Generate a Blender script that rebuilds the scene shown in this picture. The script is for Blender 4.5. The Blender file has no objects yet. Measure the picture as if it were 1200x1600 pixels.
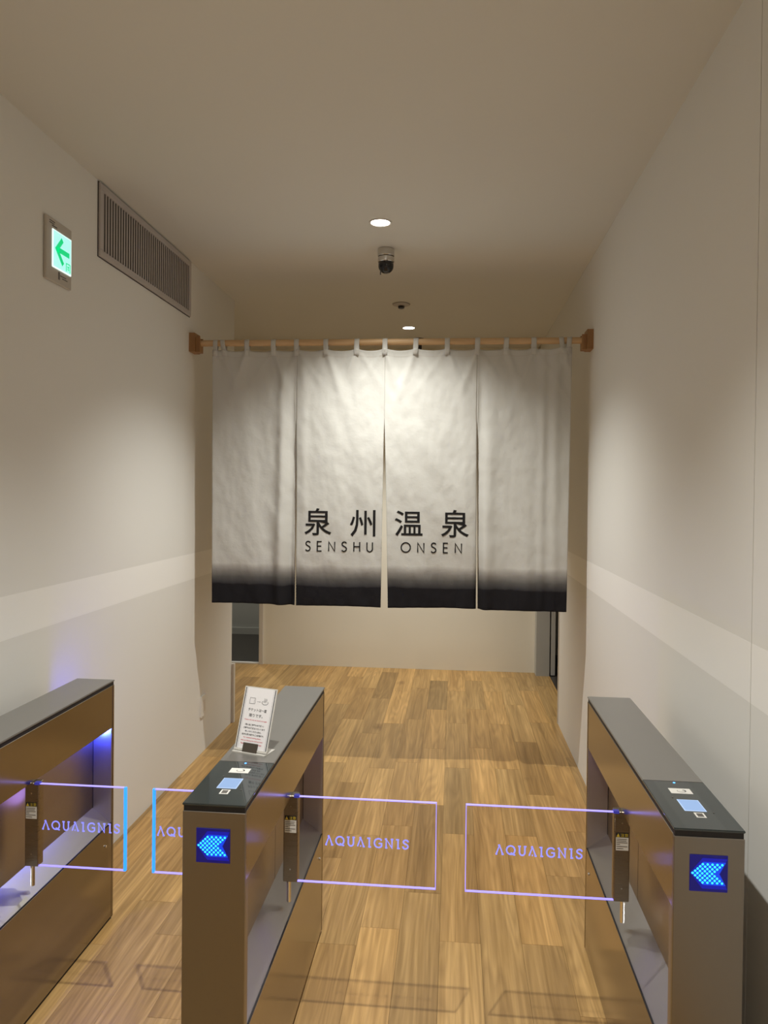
import bpy, bmesh, math, random
from mathutils import Vector, Matrix, noise
R = math.radians
SC = bpy.context.scene
COL = SC.collection
random.seed(7)

# ------------------------------------------------------------------ camera
YAW, PITCH, ROLL, FPX, CAMZ = .09263, .01233, .01107, 1168.3, 1.65
fw = Vector((-math.sin(YAW)*math.cos(PITCH), math.cos(YAW)*math.cos(PITCH), -math.sin(PITCH)))
rt = Vector((math.cos(YAW), math.sin(YAW), 0)); up = rt.cross(fw)
rr = rt*math.cos(ROLL)+up*math.sin(ROLL); uu = -rt*math.sin(ROLL)+up*math.cos(ROLL)
cam = bpy.data.cameras.new('camera'); camo = bpy.data.objects.new('camera', cam); COL.objects.link(camo)
M = Matrix((rr, uu, -fw)).transposed().to_4x4(); M.translation = Vector((0, 0, CAMZ)); camo.matrix_world = M
cam.sensor_fit = 'VERTICAL'; cam.sensor_height = 32; cam.sensor_width = 24
cam.lens = FPX/1600*32; cam.shift_y = -(800-784.46)/1600; cam.clip_start = .02
SC.camera = camo

# ------------------------------------------------------------------ world, exposure
w = bpy.data.worlds.new('world'); SC.world = w; w.use_nodes = True
w.node_tree.nodes['Background'].inputs[0].default_value = (.8, .85, 1, 1)
w.node_tree.nodes['Background'].inputs[1].default_value = .15
SC.view_settings.view_transform = 'Standard'; SC.view_settings.look = 'None'
SC.view_settings.gamma = 1; SC.view_settings.exposure = 0.0; SC.view_settings.use_curve_mapping = False

LAMP_W = 172.0
LAMP_COL = (1.0, 1.0, .94)
LAMP_Y = (-1.03, 1.35, 3.73, 6.11)          # downlights along the corridor axis
LAMP_X = -.38

# ------------------------------------------------------------------ helpers
def obj(name, bm, mat, parent=None, smooth=False, bevel=0, seg=1):
    if bevel:
        bmesh.ops.bevel(bm, geom=[e for e in bm.edges if e.calc_face_angle(0) > .6], offset=bevel, segments=seg, affect='EDGES', clamp_overlap=True)
    me = bpy.data.meshes.new(name)
    bm.to_mesh(me); bm.free()
    if smooth is True:
        for p in me.polygons: p.use_smooth = True
    elif smooth:
        for p in me.polygons: p.use_smooth = True
        try: me.set_sharp_from_angle(angle=smooth)
        except Exception: pass
    if mat: me.materials.append(mat)
    o = bpy.data.objects.new(name, me); COL.objects.link(o)
    if parent: o.parent = parent
    return o

def rel(o, loc):
    """give a mesh built in world coordinates its origin at loc (world)"""
    return o

def empty(name, loc=(0, 0, 0), rz=0):
    o = bpy.data.objects.new(name, None); COL.objects.link(o)
    o.location = loc; o.rotation_euler = (0, 0, rz); o.empty_display_size = .05
    return o

def tag(o, label, cat, group=None, kind=None):
    if label: o['label'] = label
    if cat: o['category'] = cat
    if group: o['group'] = group
    if kind: o['kind'] = kind
    return o

def struct(o):
    o['kind'] = 'structure'; return o

def box(bm, x0, x1, y0, y1, z0, z1):
    if x0 > x1: x0, x1 = x1, x0
    if y0 > y1: y0, y1 = y1, y0
    v = [bm.verts.new(p) for p in ((x0,y0,z0),(x1,y0,z0),(x1,y1,z0),(x0,y1,z0),(x0,y0,z1),(x1,y0,z1),(x1,y1,z1),(x0,y1,z1))]
    for f in ((0,3,2,1),(4,5,6,7),(0,1,5,4),(1,2,6,5),(2,3,7,6),(3,0,4,7)):
        bm.faces.new([v[i] for i in f])
    return bm

def bx(*a): return box(bmesh.new(), *a)

def prism(bm, pts, ax, a, b):
    """polygon pts in the two other axes extruded along ax from a to b"""
    def P(p, t):
        q = list(p); q.insert(ax, t); return q
    n = len(pts)
    A = [bm.verts.new(P(p, a)) for p in pts]; B = [bm.verts.new(P(p, b)) for p in pts]
    bm.faces.new(A); bm.faces.new(B[::-1])
    for i in range(n):
        bm.faces.new((A[i], B[i], B[(i+1) % n], A[(i+1) % n]))
    bmesh.ops.recalc_face_normals(bm, faces=bm.faces[:])
    return bm

def lathe(bm, prof, c=(0, 0, 0), n=32, axis='Z', cap=True):
    rings = []
    for r, h in prof:
        ring = []
        for i in range(n):
            a = 2*math.pi*i/n
            p = (r*math.cos(a), r*math.sin(a), h)
            if axis == 'X': p = (h, p[0], p[1])
            if axis == 'Y': p = (p[0], h, p[1])
            ring.append(bm.verts.new((p[0]+c[0], p[1]+c[1], p[2]+c[2])))
        rings.append(ring)
    for A, B in zip(rings, rings[1:]):
        for i in range(n):
            bm.faces.new((A[i], A[(i+1) % n], B[(i+1) % n], B[i]))
    if cap:
        bm.faces.new(rings[0][::-1]); bm.faces.new(rings[-1])
    bmesh.ops.recalc_face_normals(bm, faces=bm.faces[:])
    return bm

def smooth_pts(pts, n=6):
    out = []
    for i in range(len(pts)-1):
        p0 = pts[max(i-1, 0)]; p1 = pts[i]; p2 = pts[i+1]; p3 = pts[min(i+2, len(pts)-1)]
        for k in range(n):
            t = k/n
            out.append(tuple(.5*((2*b)+(-a+c)*t+(2*a-5*b+4*c-d)*t*t+(-a+3*b-3*c+d)*t**3) for a, b, c, d in zip(p0, p1, p2, p3)))
    out.append(pts[-1]); return out

def ribbon(bm, pts, wd, f, closed=False):
    """flat ribbon along 2-D pts, f maps (u, v) to 3-D"""
    n = len(pts); L = []; Rr = []
    for i, p in enumerate(pts):
        a = pts[(i-1) % n] if (closed or i > 0) else p
        b = pts[(i+1) % n] if (closed or i < n-1) else p
        d1 = Vector((p[0]-a[0], p[1]-a[1])); d2 = Vector((b[0]-p[0], b[1]-p[1]))
        if d1.length == 0: d1 = d2
        if d2.length == 0: d2 = d1
        d1.normalize(); d2.normalize(); t = (d1+d2)
        if t.length < 1e-6: t = d1
        t.normalize(); nn = Vector((-t.y, t.x)); k = min(1.8, 1/max(.3, nn.dot(Vector((-d1.y, d1.x)))))
        L.append(bm.verts.new(f(p[0]+nn.x*wd/2*k, p[1]+nn.y*wd/2*k))); Rr.append(bm.verts.new(f(p[0]-nn.x*wd/2*k, p[1]-nn.y*wd/2*k)))
    for i in range(n if closed else n-1):
        j = (i+1) % n
        bm.faces.new((L[i], Rr[i], Rr[j], L[j]))

def arc(cx, cy, rx, ry, a0, a1, n=16):
    return [(cx+rx*math.cos(R(a0+(a1-a0)*i/n)), cy+ry*math.sin(R(a0+(a1-a0)*i/n))) for i in range(n+1)]

S_PTS = smooth_pts([(.50,.86),(.42,.96),(.27,1.0),(.12,.94),(.05,.80),(.10,.64),(.25,.54),(.41,.45),(.50,.30),(.46,.12),(.30,.01),(.14,.02),(.02,.14)])
GLYPH = {   # sans capitals: strokes, width
 'S': ([S_PTS], .54), 'E': ([[(.5,1),(.04,1),(.04,0),(.5,0)], [(.04,.52),(.46,.52)]], .52),
 'N': ([[(.04,0),(.04,1),(.68,0),(.68,1)]], .72), 'H': ([[(.04,0),(.04,1)], [(.66,0),(.66,1)], [(.04,.52),(.66,.52)]], .70),
 'U': ([[(.04,1),(.04,.36)]+arc(.33,.33,.29,.33,180,360)+[(.62,.36),(.62,1)]], .66), 'O': ([arc(.5,.5,.48,.5,0,360,32)], 1.0),
}
LOGO = {    # wedge-serif capitals of the flap lettering
 'A': ([[(.0,0),(.36,1),(.72,0)], [(-.08,0),(.12,0)], [(.6,0),(.84,0)], [(.2,1),(.4,1)]], .76),
 'a': ([[(.0,0),(.36,1),(.72,0)], [(.3,.06),(.42,.06)], [(.6,0),(.84,0)], [(.2,1),(.4,1)]], .76),
 'Q': ([arc(.5,.52,.46,.48,0,360,28), [(.5,.24),(.75,.05),(1.0,-.02)]], 1.0),
 'U': ([[(.12,1),(.12,.36)]+arc(.42,.34,.30,.34,180,360)+[(.72,.36),(.72,1)], [(-.04,1),(.26,1)], [(.6,1),(.88,1)]], .84),
 'I': ([[(.24,0),(.24,1)], [(.0,1),(.34,1)], [(.14,0),(.44,0)]], .44),
 'G': ([smooth_pts([(.86,.80),(.72,.96),(.48,1.0),(.2,.9),(.06,.66),(.05,.38),(.2,.1),(.48,0),(.72,.04),(.86,.16)], 5), [(.86,.12),(.86,.46),(.52,.46)]], .92),
 'N': ([[(.12,0),(.12,1),(.78,0),(.78,1)], [(-.04,1),(.2,1)], [(0,0),(.26,0)], [(.64,1),(.92,1)]], .88),
 'S': ([[(x*1.15, y) for x, y in S_PTS], [(.5,.98),(.62,.78)], [(-.02,.26),(.08,.02)]], .66),
}
def lettering(bm, text, x0, x1, z0, z1, thick, f, table, slots=False):
    """text between x0..x1, heights z0..z1; f(x, z) gives the 3-D point"""
    H = z1-z0; ws = [table[c][1]*H for c in text]
    gap = ((x1-x0)-sum(ws))/(len(text)-1)
    x = x0
    for c, wd in zip(text, ws):
        for st in table[c][0]:
            ribbon(bm, [(x+p[0]*H, z0+p[1]*H) for p in st], thick, f)
        x += wd+gap

def text_bm(body, rect, f, cut=0, bold=False):
    """text of the built-in font fitted to rect=(u0,u1,v0,v1), mapped by f(u, v)"""
    cu = bpy.data.curves.new('text', 'FONT'); cu.body = body; cu.resolution_u = 3
    cu.offset = bold if bold else 0
    o = bpy.data.objects.new('text', cu); COL.objects.link(o)
    dg = bpy.context.evaluated_depsgraph_get(); dg.update()
    me = bpy.data.meshes.new_from_object(o.evaluated_get(dg))
    bpy.data.objects.remove(o); bpy.data.curves.remove(cu)
    bm = bmesh.new(); bm.from_mesh(me); bpy.data.meshes.remove(me)
    if not bm.verts: return bm
    bmesh.ops.remove_doubles(bm, verts=bm.verts[:], dist=1e-5)
    xs = [v.co.x for v in bm.verts]; ys = [v.co.y for v in bm.verts]
    a, b, c, d = min(xs), max(xs), min(ys), max(ys); u0, u1, v0, v1 = rect
    for v in bm.verts:
        v.co = Vector((u0+(v.co.x-a)/(b-a)*(u1-u0), v0+(v.co.y-c)/max(1e-6, d-c)*(v1-v0), 0))
    if cut:
        t = u0+cut
        while t < u1:
            bmesh.ops.bisect_plane(bm, geom=bm.verts[:]+bm.edges[:]+bm.faces[:], plane_co=(t, 0, 0), plane_no=(1, 0, 0)); t += cut
    for v in bm.verts: v.co = Vector(f(v.co.x, v.co.y))
    return bm

def merge(bm, other):
    me = bpy.data.meshes.new('tmp'); other.to_mesh(me); other.free(); bm.from_mesh(me); bpy.data.meshes.remove(me)

# ------------------------------------------------------------------ materials
def mat(name, col=(.8,.8,.8), rough=.5, metal=0, emit=None, es=0, spec=None, alpha=None, trans=None, ior=None):
    m = bpy.data.materials.new(name); m.use_nodes = True
    b = m.node_tree.nodes['Principled BSDF']
    b.inputs['Base Color'].default_value = (*col, 1); b.inputs['Roughness'].default_value = rough
    b.inputs['Metallic'].default_value = metal
    if spec is not None: b.inputs['Specular IOR Level'].default_value = spec
    if emit: b.inputs['Emission Color'].default_value = (*emit, 1); b.inputs['Emission Strength'].default_value = es
    if trans is not None: b.inputs['Transmission Weight'].default_value = trans
    if ior: b.inputs['IOR'].default_value = ior
    return m
def nodes(m): return m.node_tree.nodes, m.node_tree.links, m.node_tree.nodes['Principled BSDF']

def plaster(name, col, bump=.08):
    m = mat(name, col, .75); N, L, b = nodes(m)
    tc = N.new('ShaderNodeTexCoord'); n = N.new('ShaderNodeTexNoise'); n.inputs['Scale'].default_value = 260; n.inputs['Detail'].default_value = 4
    L.new(tc.outputs['Object'], n.inputs['Vector'])
    bp = N.new('ShaderNodeBump'); bp.inputs['Strength'].default_value = bump; bp.inputs['Distance'].default_value = .002
    L.new(n.outputs['Fac'], bp.inputs['Height']); L.new(bp.outputs['Normal'], b.inputs['Normal'])
    n2 = N.new('ShaderNodeTexNoise'); n2.inputs['Scale'].default_value = 1.3; L.new(tc.outputs['Object'], n2.inputs['Vector'])
    mx = N.new('ShaderNodeMix'); mx.data_type = 'RGBA'
    mx.inputs[6].default_value = (*[c*.97 for c in col], 1); mx.inputs[7].default_value = (*[min(1, c*1.02) for c in col], 1)
    L.new(n2.outputs['Fac'], mx.inputs[0]); L.new(mx.outputs[2], b.inputs['Base Color'])
    return m
M_WALL = plaster('wallpaper', (.82, .81, .775))
M_BAND = plaster('wall_band_pale', (.94, .93, .90), .04)
M_CEIL = plaster('ceiling_paint', (.72, .71, .67))
M_BACK = plaster('back_wall_paint', (.90, .86, .74))
M_GREY = plaster('grey_panel', (.50, .50, .47), .02)
M_TRIM = mat('pale_trim', (.72, .68, .62), .5)
M_WHITE = mat('white_plastic', (.80, .78, .74), .45)
M_DARKTILE = mat('dark_tile', (.045, .038, .032), .35)
M_BLACK = mat('black_gap', (.008, .008, .012), .6)
M_BLACKP = mat('black_plastic', (.02, .02, .022), .3)
M_DOME = mat('black_dome', (.012, .012, .014), .06)

def metal(name, col, rough, aniso_scale=(1, 1, 60), bump=.02):
    m = mat(name, col, rough, 1.0); N, L, b = nodes(m)
    tc = N.new('ShaderNodeTexCoord'); mp = N.new('ShaderNodeMapping'); mp.inputs['Scale'].default_value = aniso_scale
    n = N.new('ShaderNodeTexNoise'); n.inputs['Scale'].default_value = 18; n.inputs['Detail'].default_value = 6
    L.new(tc.outputs['Object'], mp.inputs['Vector']); L.new(mp.outputs['Vector'], n.inputs['Vector'])
    mr = N.new('ShaderNodeMapRange'); mr.inputs['To Min'].default_value = rough*.85; mr.inputs['To Max'].default_value = rough*1.2
    L.new(n.outputs['Fac'], mr.inputs['Value']); L.new(mr.outputs[0], b.inputs['Roughness'])
    bp = N.new('ShaderNodeBump'); bp.inputs['Strength'].default_value = bump; bp.inputs['Distance'].default_value = .001
    L.new(n.outputs['Fac'], bp.inputs['Height']); L.new(bp.outputs['Normal'], b.inputs['Normal'])
    return m
M_STEEL = metal('satin_steel', (.31, .275, .235), .17)
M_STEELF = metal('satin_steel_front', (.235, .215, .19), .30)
M_STILE = metal('stile_steel', (.42, .37, .33), .5)
M_INNER = metal('inner_steel', (.40, .35, .29), .36)
M_TRAY = metal('tray_steel', (.50, .48, .47), .32)
M_TOP = mat('grey_cap', (.235, .225, .21), .32, .35)
M_POST = metal('post_steel', (.33, .29, .24), .28)
M_CHROME = mat('chrome', (.75, .73, .70), .12, 1)
M_TILE = mat('dark_glass_tile', (.035, .045, .047), .05, 0, spec=.6)
M_CAMSIL = mat('camera_silver', (.62, .60, .57), .22, 1.0)

def wood(name, c1, c2, scale=(26, 1.2, 26), rough=.42, useobj=False):
    m = mat(name, c1, rough); N, L, b = nodes(m)
    tc = N.new('ShaderNodeTexCoord'); mp = N.new('ShaderNodeMapping'); mp.inputs['Scale'].default_value = scale
    L.new(tc.outputs['Object'], mp.inputs['Vector'])
    oi = N.new('ShaderNodeObjectInfo'); sc = N.new('ShaderNodeVectorMath'); sc.operation = 'MULTIPLY_ADD'
    cb = N.new('ShaderNodeCombineXYZ'); 
    for i in range(3): L.new(oi.outputs['Random'], cb.inputs[i])
    sc.inputs[1].default_value = (37, 53, 71); L.new(cb.outputs[0], sc.inputs[0]); L.new(mp.outputs['Vector'], sc.inputs[2])
    n = N.new('ShaderNodeTexNoise'); n.inputs['Scale'].default_value = 1.6; n.inputs['Detail'].default_value = 7; n.inputs['Roughness'].default_value = .62; n.inputs['Distortion'].default_value = .25
    L.new(sc.outputs[0], n.inputs['Vector'])
    cr = N.new('ShaderNodeValToRGB'); cr.color_ramp.elements[0].position = .36; cr.color_ramp.elements[1].position = .66
    cr.color_ramp.elements[0].color = (*c2, 1); cr.color_ramp.elements[1].color = (*c1, 1)
    L.new(n.outputs['Fac'], cr.inputs[0])
    last = cr.outputs[0]
    if useobj:
        # broad figure (cathedral grain), knots, fine pores, board tone
        mp2 = N.new('ShaderNodeMapping'); mp2.inputs['Scale'].default_value = (8, .55, 8); L.new(tc.outputs['Object'], mp2.inputs['Vector'])
        ad = N.new('ShaderNodeVectorMath'); ad.operation = 'MULTIPLY_ADD'; ad.inputs[1].default_value = (19, 31, 11)
        L.new(cb.outputs[0], ad.inputs[0]); L.new(mp2.outputs['Vector'], ad.inputs[2])
        n0 = N.new('ShaderNodeTexNoise'); n0.inputs['Scale'].default_value = 1.0; n0.inputs['Detail'].default_value = 2
        L.new(ad.outputs[0], n0.inputs['Vector'])
        ml = N.new('ShaderNodeMath'); ml.operation = 'MULTIPLY'; ml.inputs[1].default_value = 15; L.new(n0.outputs['Fac'], ml.inputs[0])
        fr = N.new('ShaderNodeMath'); fr.operation = 'PINGPONG'; fr.inputs[1].default_value = .5; L.new(ml.outputs[0], fr.inputs[0])
        cr2 = N.new('ShaderNodeValToRGB'); cr2.color_ramp.elements[0].color = (.70, .66, .60, 1); cr2.color_ramp.elements[1].color = (1.03, 1.02, 1.0, 1)
        cr2.color_ramp.elements[0].position = .0; cr2.color_ramp.elements[1].position = .45
        L.new(fr.outputs[0], cr2.inputs[0])
        mu = N.new('ShaderNodeMix'); mu.data_type = 'RGBA'; mu.blend_type = 'MULTIPLY'; mu.inputs[0].default_value = .55
        L.new(last, mu.inputs[6]); L.new(cr2.outputs[0], mu.inputs[7])
        # pale sapwood streaks running along the board
        mp4 = N.new('ShaderNodeMapping'); mp4.inputs['Scale'].default_value = (13, .45, 13); L.new(tc.outputs['Object'], mp4.inputs['Vector'])
        ad4 = N.new('ShaderNodeVectorMath'); ad4.operation = 'MULTIPLY_ADD'; ad4.inputs[1].default_value = (43, 17, 29)
        L.new(cb.outputs[0], ad4.inputs[0]); L.new(mp4.outputs['Vector'], ad4.inputs[2])
        n4 = N.new('ShaderNodeTexNoise'); n4.inputs['Scale'].default_value = 1.0; n4.inputs['Detail'].default_value = 3; L.new(ad4.outputs[0], n4.inputs['Vector'])
        cr4 = N.new('ShaderNodeValToRGB'); cr4.color_ramp.elements[0].position = .36; cr4.color_ramp.elements[1].position = .66
        cr4.color_ramp.elements[0].color = (.74, .72, .68, 1); cr4.color_ramp.elements[1].color = (1.30, 1.33, 1.38, 1)
        L.new(n4.outputs['Fac'], cr4.inputs[0])
        mu4 = N.new('ShaderNodeMix'); mu4.data_type = 'RGBA'; mu4.blend_type = 'MULTIPLY'; mu4.inputs[0].default_value = .6
        L.new(mu.outputs[2], mu4.inputs[6]); L.new(cr4.outputs[0], mu4.inputs[7]); mu = mu4
        # knots
        mp3 = N.new('ShaderNodeMapping'); mp3.inputs['Scale'].default_value = (5, 2.2, 5); L.new(tc.outputs['Object'], mp3.inputs['Vector'])
        ad3 = N.new('ShaderNodeVectorMath'); ad3.operation = 'MULTIPLY_ADD'; ad3.inputs[1].default_value = (7, 91, 3)
        L.new(cb.outputs[0], ad3.inputs[0]); L.new(mp3.outputs['Vector'], ad3.inputs[2])
        wn = N.new('ShaderNodeTexNoise'); wn.inputs['Scale'].default_value = 3; L.new(ad3.outputs[0], wn.inputs['Vector'])
        av = N.new('ShaderNodeVectorMath'); av.operation = 'MULTIPLY_ADD'; av.inputs[1].default_value = (.35, .35, .35)
        L.new(wn.outputs['Color'], av.inputs[0]); L.new(ad3.outputs[0], av.inputs[2])
        vo = N.new('ShaderNodeTexVoronoi'); vo.inputs['Scale'].default_value = .55; L.new(av.outputs[0], vo.inputs['Vector'])
        cr3 = N.new('ShaderNodeValToRGB'); cr3.color_ramp.elements[0].position = .03; cr3.color_ramp.elements[1].position = .13
        cr3.color_ramp.elements[0].color = (.38, .30, .22, 1); cr3.color_ramp.elements[1].color = (1, 1, 1, 1)
        L.new(vo.outputs['Distance'], cr3.inputs[0])
        mu3 = N.new('ShaderNodeMix'); mu3.data_type = 'RGBA'; mu3.blend_type = 'MULTIPLY'; mu3.inputs[0].default_value = .8
        L.new(mu.outputs[2], mu3.inputs[6]); L.new(cr3.outputs[0], mu3.inputs[7])
        mo = N.new('ShaderNodeMix'); mo.data_type = 'RGBA'; mo.blend_type = 'MULTIPLY'; mo.inputs[0].default_value = 1
        L.new(mu3.outputs[2], mo.inputs[6]); L.new(oi.outputs['Color'], mo.inputs[7]); last = mo.outputs[2]
    L.new(last, b.inputs['Base Color'])
    bp = N.new('ShaderNodeBump'); bp.inputs['Strength'].default_value = .06; bp.inputs['Distance'].default_value = .001
    L.new(n.outputs['Fac'], bp.inputs['Height']); L.new(bp.outputs['Normal'], b.inputs['Normal'])
    return m
M_OAK = wood('oak_plank', (.60, .37, .142), (.42, .246, .083), scale=(42, 1.0, 42), rough=.42, useobj=True)
M_FIR = wood('rod_wood', (.66, .45, .25), (.56, .36, .18), scale=(2, 30, 30), rough=.5)
M_BRK = wood('bracket_wood', (.40, .215, .085), (.30, .15, .055), scale=(30, 30, 3), rough=.5)

def emis(name, col, s, base=(.02,.02,.02)): return mat(name, base, .4, 0, col, s)
M_LAMP = emis('lamp_glow', (1, .95, .85), 14)
M_EDGE = emis('violet_edge', (.27, .21, 1.0), 1.35, (.3,.3,.6))
M_EDGEC = emis('cyan_edge', (.0, .24, 1.0), 1.5, (.1,.3,.6))
M_LOGO = emis('violet_engraving', (.19, .21, 1.0), 1.15, (.3,.3,.6))
M_DISP = emis('blue_display', (.0, .0, 1.0), .10, (.0, .0, .05))
M_DISPH = emis('blue_display_haze', (.0, .01, 1.0), .35, (0, 0, .05)); M_DISPI = emis('blue_display_core', (.0, .07, 1.0), .85, (.0, .0, .05))
M_DOT = emis('cyan_led', (.03, .88, .95), 1.6)
M_LED = emis('blue_led', (.05, .25, 1.0), 6)
M_SCR = emis('screen_blue', (.36, .56, .92), .85)
M_SCRB = emis('screen_bezel', (.55, .72, 1.0), .95)
M_EXIT = emis('exit_panel', (.36, .95, .90), .85, (.6,.7,.7))
M_EXITE = emis('exit_panel_edge', (.8, 1.0, .95), 1.0, (.7,.8,.8))
M_GREEN = emis('exit_green', (.0, .62, .20), .95, (.0,.3,.1))
M_PAPER = mat('sign_paper', (.83, .81, .83), .6)
M_INK = mat('ink_black', (.02, .02, .022), .6)
M_INKG = mat('ink_charcoal', (.018, .017, .017), .9, spec=.1)
M_RED = mat('ink_red', (.62, .05, .09), .6)
M_YEL = mat('ink_yellow', (.75, .55, .05), .5)
M_GREYINK = mat('ink_grey', (.12, .11, .10), .6)

m = M_CLEAR = bpy.data.materials.new('clear_acrylic'); m.use_nodes = True
N, L = m.node_tree.nodes, m.node_tree.links; N.remove(N['Principled BSDF']); o_ = N['Material Output']
gl = N.new('ShaderNodeBsdfGlossy'); gl.inputs['Roughness'].default_value = .02
tr = N.new('ShaderNodeBsdfTransparent'); tr.inputs[0].default_value = (.955, .945, .95, 1)
fr = N.new('ShaderNodeFresnel'); fr.inputs[0].default_value = 1.4; mx = N.new('ShaderNodeMixShader')
ge = N.new('ShaderNodeNewGeometry'); iv = N.new('ShaderNodeMath'); iv.operation = 'SUBTRACT'; iv.inputs[0].default_value = 1; L.new(ge.outputs['Backfacing'], iv.inputs[1])
mf = N.new('ShaderNodeMath'); mf.operation = 'MULTIPLY'; L.new(fr.outputs[0], mf.inputs[0]); L.new(iv.outputs[0], mf.inputs[1])
L.new(mf.outputs[0], mx.inputs[0]); L.new(tr.outputs[0], mx.inputs[1]); L.new(gl.outputs[0], mx.inputs[2]); L.new(mx.outputs[0], o_.inputs[0])

# linen with the dip-dyed hem (the dye is in the cloth)
DY0, DY1 = 1.095, 1.225
m = M_LINEN = mat('dip_dyed_linen', (.8,.8,.8), .85, spec=.2); N, L, b = nodes(m)
tc = N.new('ShaderNodeTexCoord'); sx = N.new('ShaderNodeSeparateXYZ'); L.new(tc.outputs['Object'], sx.inputs[0])
nz = N.new('ShaderNodeTexNoise'); nz.inputs['Scale'].default_value = 6; nz.inputs['Detail'].default_value = 3; L.new(tc.outputs['Object'], nz.inputs['Vector'])
ma = N.new('ShaderNodeMath'); ma.operation = 'MULTIPLY_ADD'; ma.inputs[1].default_value = .035; L.new(nz.outputs['Fac'], ma.inputs[0]); L.new(sx.outputs['Z'], ma.inputs[2])
mr = N.new('ShaderNodeMapRange'); mr.inputs['From Min'].default_value = DY0+.0175; mr.inputs['From Max'].default_value = DY1+.0175; L.new(ma.outputs[0], mr.inputs['Value'])
cr = N.new('ShaderNodeValToRGB'); e = cr.color_ramp.elements
e[0].position = 0; e[0].color = (.017, .016, .019, 1); e[1].position = 1; e[1].color = (.665, .655, .615, 1)
for p, c in ((.06, (.05, .048, .052)), (.35, (.13, .125, .12)), (.62, (.29, .275, .255)), (.82, (.46, .44, .41))):
    q = e.new(p); q.color = (*c, 1)
L.new(mr.outputs[0], cr.inputs[0]); L.new(cr.outputs[0], b.inputs['Base Color'])
w1 = N.new('ShaderNodeTexNoise'); w1.inputs['Scale'].default_value = 60; w1.inputs['Detail'].default_value = 6; L.new(tc.outputs['Object'], w1.inputs['Vector'])
mpw = N.new('ShaderNodeMapping'); mpw.inputs['Scale'].default_value = (40, 40, 500); L.new(tc.outputs['Object'], mpw.inputs['Vector'])
w2 = N.new('ShaderNodeTexNoise'); w2.inputs['Scale'].default_value = 1; L.new(mpw.outputs[0], w2.inputs['Vector'])
aw = N.new('ShaderNodeMath'); aw.operation = 'MULTIPLY_ADD'; aw.inputs[1].default_value = .4; L.new(w2.outputs['Fac'], aw.inputs[0]); L.new(w1.outputs['Fac'], aw.inputs[2])
bp = N.new('ShaderNodeBump'); bp.inputs['Strength'].default_value = .28; bp.inputs['Distance'].default_value = .004
L.new(aw.outputs[0], bp.inputs['Height']); L.new(bp.outputs['Normal'], b.inputs['Normal'])
tl = N.new('ShaderNodeBsdfTranslucent'); L.new(cr.outputs[0], tl.inputs[0]); mxs = N.new('ShaderNodeMixShader'); mxs.inputs[0].default_value = .14
L.new(b.outputs[0], mxs.inputs[1]); L.new(tl.outputs[0], mxs.inputs[2]); L.new(mxs.outputs[0], N['Material Output'].inputs[0])

# ------------------------------------------------------------------ the room
XL, XR, YB, ZC = -1.56, .769, 7.0, 3.0
YL, YRE = 5.19, 5.46         # where the side walls end
Y0 = -2.6
# floor base and planks
floor = struct(obj('floor', bx(-3.0, .89, Y0, YB, -.06, -.012), M_BLACK))
PW, P0, PL = .1505, -.333, .878
PH = {-9:6.794,-8:6.263,-7:2.588,-6:2.887,-5:2.672,-4:2.245,-3:4.505,-2:3.323,-1:3.563,0:3.681,1:3.949,2:4.502,3:4.872,4:3.64,5:4.151,6:5.471,7:6.52}
TONE = [(-0.093,6.099,.66),(-0.568,6.361,.68),(-0.858,6.035,.9),(0.472,4.81,.60),(-0.137,3.3,.70),(0.035,4.028,.76),(-0.563,3.999,.74),(0.215,4.743,.80),(-0.198,4.935,.84),(-0.38,4.2,1.08),(-0.102,4.234,1.04),(0.226,4.227,1.06),(-0.382,4.849,.82),(-0.817,5.271,.78),(0.517,4.172,.80),(0.44,5.753,1.1),(-0.408,3.337,.93),(-0.247,2.609,1.04),(0.046,2.641,1.05),(-0.101,2.625,.93),(0.233,3.085,.98),(0.375,2.607,.86),(0.807,6.615,.8),(0.301,5.416,1.1),(0.587,3.931,.95),(-0.37,6.634,1.1),(-0.724,5.437,.88),(.05,3.0,.84)]
rp = random.Random(11)
for k in range(-18, 9):
    xa, xb = P0+k*PW, P0+(k+1)*PW
    xa = max(xa, -3.0); xb = min(xb, .889)
    if xb-xa < .004: continue
    ymin = Y0
    if xb <= XL-.02: ymin = YL-.1
    ymax = YB
    if xa >= XR+.12: continue
    ph = PH.get(k, rp.uniform(0, PL)); ph -= math.ceil((ph-ymin)/PL)*PL
    y = ph
    while y < ymax:
        a, bq = max(y, ymin), min(y+PL, ymax)
        if bq-a > .01:
            cx, cy = (xa+xb)/2, (a+bq)/2
            xb2 = xb if cy > YRE-.2 else min(xb, XR+.05)
            bm = bx(xa+.0004-cx, xb2-.0004-cx, a+.0005-cy, bq-.0005-cy, -.012, 0)
            o = obj('plank', bm, M_OAK, floor, bevel=.0008)
            o.location = (cx, cy, 0)
            t = rp.choice((.82, .88, .93, .97, 1.0, 1.03, 1.08))
            for tx, ty, tv in TONE:
                if xa <= tx < xb and a <= ty < bq: t = tv
            hue = rp.uniform(-.03, .03)
            o.color = (t*(1+hue), t, t*(1-hue*1.5), 1)
        y += PL

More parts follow.
